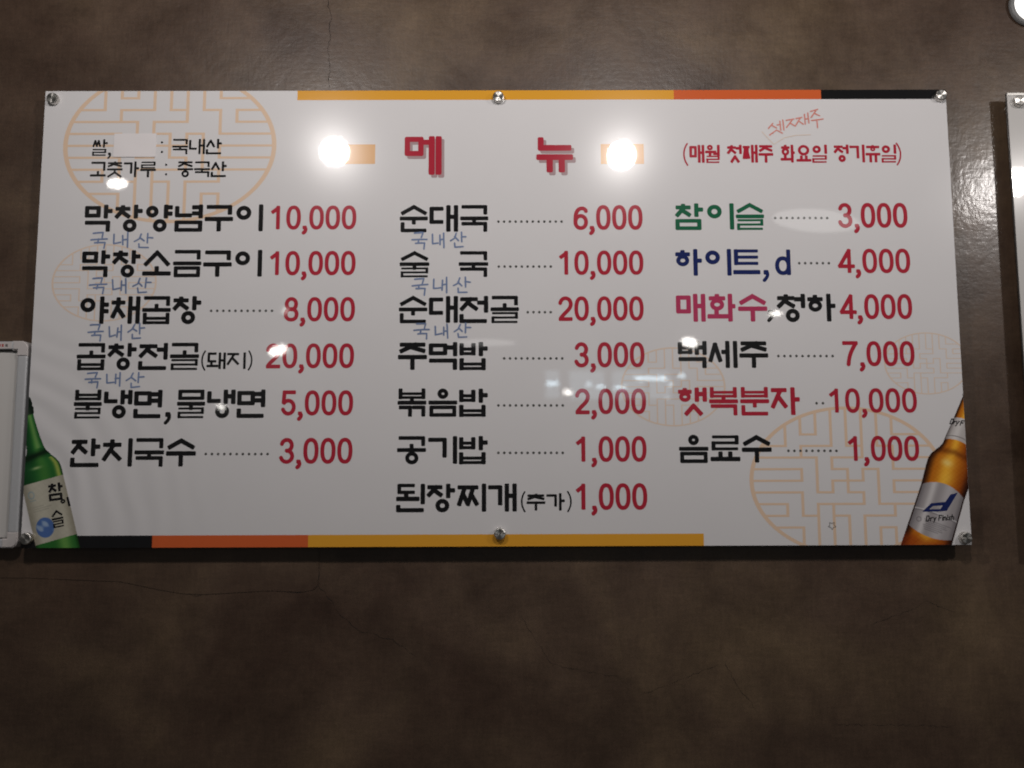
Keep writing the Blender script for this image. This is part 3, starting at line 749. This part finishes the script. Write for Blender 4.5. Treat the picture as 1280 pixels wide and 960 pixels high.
# ------------------------------------------------------------------ printed bottles: fine patches of ink, one colour per grid point
def smooth(a, b, x): t = np.clip((x - a) / (b - a), 0, 1); return t * t * (3 - 2 * t)
def mixc(c, d, t): return c * (1 - t[..., None]) + np.array(d)[None, None, :] * t[..., None]
def raster(name, x0, x1, z0, z1, fn, step=0.8):
    xs = np.arange(x0, x1 + step * .5, step); zs = np.arange(z0, z1 + step * .5, step)
    X, Z = np.meshgrid(xs, zs)
    col, mask = fn(X, Z)
    idx = -np.ones(X.shape, int); V = []; cols = []; F = []
    keep = mask[:-1, :-1] & mask[1:, :-1] & mask[:-1, 1:] & mask[1:, 1:]
    use = np.zeros(X.shape, bool)
    use[:-1, :-1] |= keep; use[1:, :-1] |= keep; use[:-1, 1:] |= keep; use[1:, 1:] |= keep
    idx[use] = np.arange(use.sum())
    V = np.stack([X[use] * mm, np.full(use.sum(), L3), ZC + Z[use] * mm], -1)
    j, i = np.nonzero(keep)
    F = np.stack([idx[j, i], idx[j, i + 1], idx[j + 1, i + 1], idx[j + 1, i]], -1)
    me = bpy.data.meshes.new(name); me.from_pydata(V.tolist(), [], F.tolist()); me.update()
    at = me.color_attributes.new('ink', 'FLOAT_COLOR', 'POINT')
    cc = np.ones((len(V), 4), np.float32); c8 = np.clip(col[use], 0, 255) / 255
    cc[:, :3] = np.where(c8 <= 0.04045, c8 / 12.92, ((c8 + 0.055) / 1.055) ** 2.4)
    at.data.foreach_set('color', cc.ravel()); me.materials.append(M['bottle'])
    return on_sheet(link(bpy.data.objects.new(name, me)))
def vnoise(X, Z, s, seed=0):
    return np.sin(X / s * 1.3 + seed) * np.sin(Z / s * 1.7 + seed * 2.1) * .5 + np.sin(X / s * 2.9 + Z / s * 2.3 + seed) * .3 + np.sin(X / s * .6 - Z / s * 1.1) * .2
def soju(X, Z):
    ax, az = -.2727, .962
    rx_, rz_ = X + 864.4, Z + 322.5
    s = rx_ * ax + rz_ * az; t = rx_ * az - rz_ * ax
    prof_s = [-170, 12, 20, 27, 34, 44, 57, 64, 85, 115, 128, 131, 135, 141, 145, 149, 154, 159, 164]
    prof_w = [40.5, 40.5, 40, 38.5, 34.5, 27, 19, 17, 14, 11.6, 11.4, 13, 13.6, 14.5, 13, 14.0, 13.5, 13.0, 10.5]
    hw = np.interp(s, prof_s, prof_w); m_ = (np.abs(t) < hw) & (s < 164)
    q = t / hw
    c = np.zeros(X.shape + (3,)) + np.array([36, 100, 46.])
    c = mixc(c, (18, 62, 32), smooth(.1, -.9, q) * .8)
    c = mixc(c, (84, 146, 66), np.exp(-((q - .15) / .32) ** 2) * .7)
    c = mixc(c, (196, 196, 92), np.exp(-((q - .80) / .12) ** 2) * (s < 40) * (s > -10) * .75)
    c = mixc(c, (150, 190, 110), np.exp(-((q - .35) / .3) ** 2) * (s > 62) * .55)
    c = mixc(c, (205, 220, 160), np.exp(-((t + 6) / 9) ** 2 - ((s - 26) / 2.6) ** 2) * .75)
    c = mixc(c, (12, 34, 18), np.exp(-((s - 50 - t * .12) / 6.5) ** 2) * .92)
    c = mixc(c, (14, 44, 20), smooth(.86, 1.0, np.abs(q)) * .85)
    cap = smooth(127, 131, s)
    c = mixc(c, (22, 34, 26), cap)
    c = mixc(c, (66, 86, 64), cap * np.exp(-((q - .2) / .25) ** 2) * .5)
    lab = (s < 0) & (s > -116)
    lc = np.zeros_like(c) + np.array([190, 186, 170.])
    lc = mixc(lc, (150, 144, 128), smooth(.55, 1.0, np.abs(q)) * .8)
    lc = lc + (vnoise(X, Z, 3.0, 2) * 4)[..., None]
    circ = ((t + 15) / 17) ** 2 + ((s + 88) / 19) ** 2
    lc = mixc(lc, (60, 98, 170), smooth(1.1, .92, circ) * .85)
    lc = mixc(lc, (178, 196, 214), smooth(.1, .6, vnoise(t, s, 9.0, 1) + .1) * (circ < .95) * .7)
    ring = np.abs(np.sqrt(((t + 27) / 5.2) ** 2 + ((s + 22) / 6.5) ** 2) - 1)
    lc = mixc(lc, (138, 164, 176), smooth(.3, .08, ring) * .7)
    for k, (a, b) in enumerate(((-30, -8), (-30, 6), (-30, 0))):
        ln_ = (np.abs(s + 46 + k * 4.2) < .8) & (t > a) & (t < b)
        lc = mixc(lc, (158, 154, 142), ln_ * .7)
    lc = mixc(lc, (120, 150, 160), ((np.abs(s + 33) < .9) & (t > -33) & (t < -20)) * .5)
    c = np.where(lab[..., None], lc, c)
    low = s < -116
    c = np.where(low[..., None], mixc(np.zeros_like(c) + np.array([44, 108, 46.]), (128, 176, 88), np.exp(-((q - .35) / .3) ** 2) * .7), c)
    c = mixc(c, (20, 50, 20), low * smooth(.8, 1, np.abs(q)) * .7)
    return c, m_
raster('printed_bottle', -899.3, -782, -449.3, -158, soju)['label'] = 'printed green bottle with pale label'
def beer(X, Z):
    ax, az = .342, .94
    rx_, rz_ = X - 849, Z + 352
    s = rx_ * ax + rz_ * az; t = rx_ * az - rz_ * ax
    prof_s = [-170, -118, -60, 0, 40, 56, 66, 76, 84, 92, 110, 152, 190, 194, 198, 202]
    prof_w = [47, 46.5, 45, 43.5, 45.5, 45.5, 42.5, 36, 30.5, 27.5, 25.5, 20.8, 17.2, 18.5, 18.5, 16]
    hw = np.interp(s, prof_s, prof_w); m_ = (np.abs(t) < hw) & (s < 202)
    q = t / hw
    c = np.zeros(X.shape + (3,)) + np.array([196, 112, 26.])
    c = mixc(c, (255, 188, 60), np.exp(-((q + .12) / .30) ** 2) * .92)
    c = mixc(c, (255, 226, 140), np.exp(-((t + 8) / 10) ** 2 - ((s - 58) / 7) ** 2) * .8)
    c = mixc(c, (132, 58, 16), smooth(.25, .8, q) * .85)
    c = mixc(c, (255, 205, 80), np.exp(-((q - .02) / .25) ** 2 - ((s - 30) / 14) ** 2) * .45)
    c = mixc(c, (96, 44, 12), np.exp(-((s - 82 + np.abs(q) * 5) / 6) ** 2) * .55)
    c = mixc(c, (34, 14, 10), smooth(.60, .98, np.abs(q)) * .95)
    c = mixc(c, (150, 56, 16), smooth(-84, -104, s) * .65)
    c = c + (vnoise(X, Z, 2.2, 4) * 7)[..., None]
    c = mixc(c, (40, 30, 26), smooth(187, 191, s))
    lab = (s < 18 - 16 * q * q) & (s > -88 + 10 * q * q) & (np.abs(q) < .93)
    lc = np.zeros_like(c) + np.array([158, 152, 154.])
    lc = mixc(lc, (222, 218, 218), np.exp(-((q + .45) / .16) ** 2) * .8)
    lc = mixc(lc, (206, 202, 204), np.exp(-((q - .25) / .28) ** 2) * .7)
    lc = mixc(lc, (96, 92, 96), smooth(.7, .95, np.abs(q)) * .6)
    lc = mixc(lc, (232, 230, 230), np.exp(-((s + 40 + 4 * q * q) / 1.0) ** 2) * .8)
    lc = mixc(lc, (110, 106, 110), np.exp(-((s + 42.5 + 4 * q * q) / .8) ** 2) * .7)
    for k in range(6):
        on = (np.abs(s + 58 + k * 3.6) < .9) & (t > -18 + (k % 3) * 2) & (t < 34 - k * 3 - (k % 2) * 5)
        lc = mixc(lc, (112, 108, 112), on * (0.55 + .3 * np.sin(t * 2.1 + k)))
    rg = np.abs(np.hypot(t + 28, s + 62) - 4.2)
    lc = mixc(lc, (110, 104, 110), smooth(1.0, .4, rg) * .8)
    c = np.where(lab[..., None], lc, c)
    nl = (s < 150 - 5 * q * q) & (s > 106 - 6 * q * q) & (np.abs(q) < .95)
    nc = np.zeros_like(c) + np.array([190, 184, 182.])
    nc = mixc(nc, (232, 228, 226), np.exp(-((q + .3) / .3) ** 2) * .7)
    nc = mixc(nc, (100, 94, 94), smooth(.65, .95, np.abs(q)) * .6)
    nc = mixc(nc, (120, 112, 112), (np.abs(s - 113 + 6 * q * q) < .9) * .8)
    nc = mixc(nc, (92, 86, 88), (np.abs(s - 142) < .8) * (np.abs(t + 6) < 6) * .8)
    c = np.where(nl[..., None], nc, c)
    return c, m_
raster('printed_bottle', 760, 899.3, -449.3, -158, beer)['label'] = 'printed amber bottle with silver label'
# writing on the printed labels
def brush(ch, x, z, w, h, pen, tilt):
    ps = glyph(ch, 0, 0, w, h, pen); c_, s_ = math.cos(R(tilt)), math.sin(R(tilt))
    return [[Vector((x + v[0] * c_ - v[1] * s_, z + v[0] * s_ + v[1] * c_)) for v in q] for q in ps]
on_sheet(flat('label_calligraphy', [brush('참', -.8500, -.3625, .029, .034, .0050, 8), brush('이', -.8255, -.3760, .017, .019, .0044, 16), brush('슬', -.8400, -.4130, .023, .033, .0042, 12)], L4, M['K'], None))
on_sheet(flat('label_logo', [[[Vector((a * mm, b * mm)) for a, b in q]] for q in DPOLY], L4, M['B'], None))
LAT1 = {'D': [[(0, 0), (0, 1), (.4, 1), (.6, .5), (.4, 0), (0, 0)]], 'r': [[(0, 0), (0, .65)], [(0, .45), (.35, .65)]], 'y': [[(0, .65), (.22, .1)], [(.45, .65), (.1, -.3)]],
 'F': [[(0, 0), (0, 1), (.5, 1)], [(0, .5), (.4, .5)]], 'i': [[(0, 0), (0, .62)], [(0, .85), (0, .92)]], 'n': [[(0, 0), (0, .65)], [(0, .5), (.2, .65), (.4, .5), (.4, 0)]],
 's': [[(.38, .6), (.05, .55), (.1, .36), (.35, .28), (.3, .03), (0, .05)]], 'h': [[(0, 0), (0, 1)], [(0, .5), (.2, .65), (.4, .5), (.4, 0)]]}
def latin(txt, x, z, h, pen, tilt, sp=1.0):
    ps = []; u = 0; c_, s_ = math.cos(R(tilt)), math.sin(R(tilt))
    for ch in txt:
        if ch == ' ': u += .35; continue
        g = LAT1[ch]; wd = max(p_[0] for l in g for p_ in l)
        for l in g:
            q = [((u + a + b * .25) * h, b * h) for a, b in l]
            ps += stroke_polys([(x + a * c_ - b * s_, z + a * s_ + b * c_) for a, b in q], pen)
        u += (wd + .25) * sp
    return ps
on_sheet(flat('label_lettering', [latin('Dry Finish', .8150, -.4050, .0096, .0019, 3.0)], L4, M['K'], None))
on_sheet(flat('label_lettering', [latin('Dry F', .8705, -.2195, .0095, .0018, -10, .8)], L4, M['K'], None))

# ------------------------------------------------------------------ handwriting over the print
HW = [[[(.15, .95), (.75, .97), (.66, .66)], [(0, .55), (1, .58)], [(.45, .55), (.43, .34)], [(.25, .34), (.85, .37), (.80, -.02)]],
      [[(0, .85), (.03, .28), (.48, .34)], [(.60, .80), (.60, .22)], [(.60, .52), (.86, .54)], [(.88, .95), (.89, .05)]],
      [[(.38, .95), (.27, .66), (0, .48)], [(.28, .70), (.52, .50)], [(.72, 1), (.70, .40)], [(.70, .72), (1, .72)], [(.26, .34), (.28, .08), (.78, .10)]]]
for a, b, c, d in HAND:
    x0, z0, W, H = a * mm, c * mm, (b - a) * mm, (d - c) * mm; ps = []
    for cell, (u0, u1) in zip(HW, ((0, .27), (.37, .62), (.71, 1))):
        dz = random.uniform(-.05, .05)
        for s in cell:
            q = [(x0 + (u0 + (u1 - u0) * u) * W + random.uniform(-.0008, .0008), z0 + (v + dz) * H + random.uniform(-.0010, .0010)) for u, v in s]
            ps.append(curve_polys(bez([q[0], ((q[0][0] + q[1][0]) / 2, (q[0][1] + q[1][1]) / 2 + .0006), q[1]], 4), .0033))
            if len(q) > 2: ps.append(curve_polys(q[1:], .0031))
    polys = [p_ for c_ in ps for p_ in c_]
    on_sheet(flat('pen_note', [polys], L4, M['pen_blue'], None), 'faded blue handwriting under a dish name')
polys = [p_ for s in HANDRED for p_ in curve_polys([(a * mm, b * mm) for a, b in s], .0027)]
on_sheet(flat('pen_note', [polys], L4, M['pen_red'], None), 'faded red handwriting slanting above the notice')
on_sheet(flat('pen_arrow', [curve_polys([(a * mm, b * mm) for a, b in ARROW], .0014)], L4, M['lattice_faint'], None))
polys = []
st = [(.6358 + .0075 * (1 if k % 2 else .55) * math.cos(R(18 + 36 * k)), -.4128 + .0075 * (1 if k % 2 else .55) * math.sin(R(18 + 36 * k))) for k in range(10)]
polys = stroke_polys(st, .0010, True)
on_sheet(flat('star_mark', [polys], L2, M['dot'], None))

# paper slip taped over a word, its lower edge lifting
V, F = [], []
n = 10
for j in range(n + 1):
    for i in range(n + 1):
        u, v = i / n, j / n
        lift = .0006 + .0010 * (1 - v) ** 3 + .0002 * math.sin(u * 5 + v * 3)
        V.append((-.7584 + .0837 * u, -lift, ZC + .3130 + .0484 * v))
for j in range(n):
    for i in range(n):
        a = j * (n + 1) + i; F.append((a, a + 1, a + n + 2, a + n + 1))
slip = to_board(obj_from('paper_slip', V, F, M['paper'], None, False))
slip['label'] = 'blank white paper slip taped over a word'
md = slip.modifiers.new('thick', 'SOLIDIFY'); md.thickness = 0.0003; md.offset = -1

# ------------------------------------------------------------------ standoff fixings
CAP = [(0, -.0104), (.0094, -.0104), (.0106, -.0097), (.0112, -.0084), (.0112, -.0006), (0, -.0006)]
BARREL = [(.0088, .0068), (.0088, WALL_Y - .0004)]
cap_me = None
def standoff(x, z, parent, inv, tilt=0):
    o = obj_bm('standoff', lathe_bm(CAP, 40), M['steel'])
    o.location = (x, 0, z); o.rotation_euler = (0, R(tilt), 0)
    o.parent = parent; o.matrix_parent_inverse = inv
    for p_ in o.data.polygons: p_.use_smooth = False
    b = obj_bm('barrel', lathe_bm([(0, .0068), (.0088, .0068), (.0088, WALL_Y - .0004), (0, WALL_Y - .0004)], 24), M['spacer'])
    b.parent = o
    return o
for k, (x, z) in enumerate(((-.8812, .4312), (.0040, .4328), (.8861, .4345), (-.8860, -.4314), (.0056, -.4256), (.8855, -.4361))):
    standoff(x, ZC + z, board, INV, 37 * k)

# ------------------------------------------------------------------ neighbouring panel on the right
side = empty('sign_panel', (1.30, 0, ZC - 0.46), 'pale glossy sign panel on steel fixings, cut off by the right edge', 'sign')
bpy.context.view_layer.update(); SI = side.matrix_world.inverted()
def side_child(o): o.parent = side; o.matrix_parent_inverse = SI; return o
M['side_sheet'] = print_mat('pale_grey_film_print', (0.60, 0.585, 0.57), 0.02)
side_child(obj_bm('backing_panel', box_bm(1.022, 1.60, 0.0016, 0.0066, ZC - 0.46, ZC + 0.4425, 0.0006), M['panel_edge']))
side_child(obj_bm('printed_sheet', box_bm(1.0223, 1.5997, 0.0, 0.0015, ZC - 0.4597, ZC + 0.4422), M['side_sheet']))
side_child(obj_bm('steel_edge_trim', box_bm(1.0223, 1.5997, -0.0012, -0.0002, ZC + 0.4370, ZC + 0.4420), M['spacer']))
for x, z in ((1.0430, .4230), (1.58, .4230), (1.0430, -.44), (1.58, -.44)):
    standoff(x, ZC + z, side, SI, 20)

# ------------------------------------------------------------------ whiteboard on the left
wb = empty('whiteboard', (-1.22, WALL_Y, ZC - 0.46), 'small whiteboard in aluminium frame with rounded corners at the left edge', 'whiteboard')
bpy.context.view_layer.update(); WI = wb.matrix_world.inverted()
def wb_child(o, parent=None):
    o.parent = parent or wb
    if parent is None: o.matrix_parent_inverse = WI
    return o
x0, x1, z0, z1 = -1.54, -0.9085, ZC - 0.4495, ZC - 0.0535
YF = 0.004
fwid = .0205
wb_child(obj_bm('writing_surface', box_bm(x0 + .012, x1 - .012, YF + .008, WALL_Y - .003, z0 + .012, z1 - .012), M['whiteboard']))
for a in ((x0 + .028, x1 - .028, z1 - .0165, z1 - .0005), (x0 + .028, x1 - .028, z0 + .0005, z0 + .0165)):
    wb_child(obj_bm('frame_rail', box_bm(a[0], a[1], YF, WALL_Y - .001, a[2], a[3], .003, 3), M['alu']))
for a in ((x0 + .0005, x0 + fwid), (x1 - fwid, x1 - .0005)):
    wb_child(obj_bm('frame_rail', box_bm(a[0], a[1], YF, WALL_Y - .001, z0 + .028, z1 - .028, .004, 3), M['alu']))
for a in ((x0 + fwid, x1 - fwid, z1 - .0195, z1 - .0168), (x0 + fwid, x1 - fwid, z0 + .0168, z0 + .0190)):
    wb_child(obj_bm('gasket', box_bm(a[0], a[1], YF + .005, YF + .012, a[2], a[3]), M['groove']))
def corner(cx, cz, sx, sz):
    """L-shaped plastic corner with a rounded outside"""
    L_, t_, r_ = .030, .0210, .013
    pts = [(L_, 0)] + [(r_ - r_ * math.sin(R(a)), r_ - r_ * math.cos(R(a))) for a in range(0, 91, 10)] + [(0, L_), (t_, L_), (t_, t_ * .85), (L_, t_ * .85)]
    bm = bmesh.new()
    f = bm.faces.new([bm.verts.new((cx + sx * u, YF - .0012, cz + sz * v)) for u, v in pts])
    r = bmesh.ops.extrude_face_region(bm, geom=[f])
    for v in r['geom']:
        if isinstance(v, bmesh.types.BMVert): v.co.y = WALL_Y - .0012
    bmesh.ops.recalc_face_normals(bm, faces=bm.faces[:])
    ed = [e for e in bm.edges if all(abs(v.co.y - (YF - .0012)) < 1e-6 for v in e.verts)]
    bmesh.ops.bevel(bm, geom=ed, offset=.0022, segments=3, affect='EDGES')
    return wb_child(obj_bm('corner_cap', bm, M['plastic']))
for cx, sx in ((x0, 1), (x1, -1)):
    for cz, sz in ((z0, 1), (z1, -1)): corner(cx, cz, sx, sz)
stk = wb_child(obj_bm('sticker', box_bm(-.985, -.9400, YF - .0006, YF - .0001, z1 - .0150, z1 - .0025), M['plastic']))
for a, b, mt in ((-.975, -.969, 'red_dot'), (-.9665, -.9615, 'red_dot'), (-.959, -.9555, 'red_dot'), (-.952, -.9475, 'grey_dot')):
    o = obj_bm('sticker_mark', box_bm(a, b, YF - .0010, YF - .0007, z1 - .0112, z1 - .0062), M[mt]); o.parent = stk
# ------------------------------------------------------------------ small lit lamp at the top right corner
lamp = empty('spotlight', (1.0985, WALL_Y, ZC + .640), 'small round lit white lamp with grey rim, cut off at top right', 'lamp')
bpy.context.view_layer.update()
prof = [(0, -.001), (.0440, -.001), (.0450, -.004), (.0435, -.010), (.0385, -.0125), (.0365, -.0110), (.0362, -.009), (0, -.009)]
o = obj_bm('housing', lathe_bm(prof, 48), M['lamp_shell']); o.parent = lamp
for p_ in o.data.polygons: p_.use_smooth = True
o2 = obj_bm('lens', lathe_bm([(0, -.0180), (.012, -.0175), (.024, -.0155), (.0320, -.0125), (.0358, -.0095), (0, -.0092)], 48), M['lamp_glass']); o2.parent = lamp
for p_ in o2.data.polygons: p_.use_smooth = True
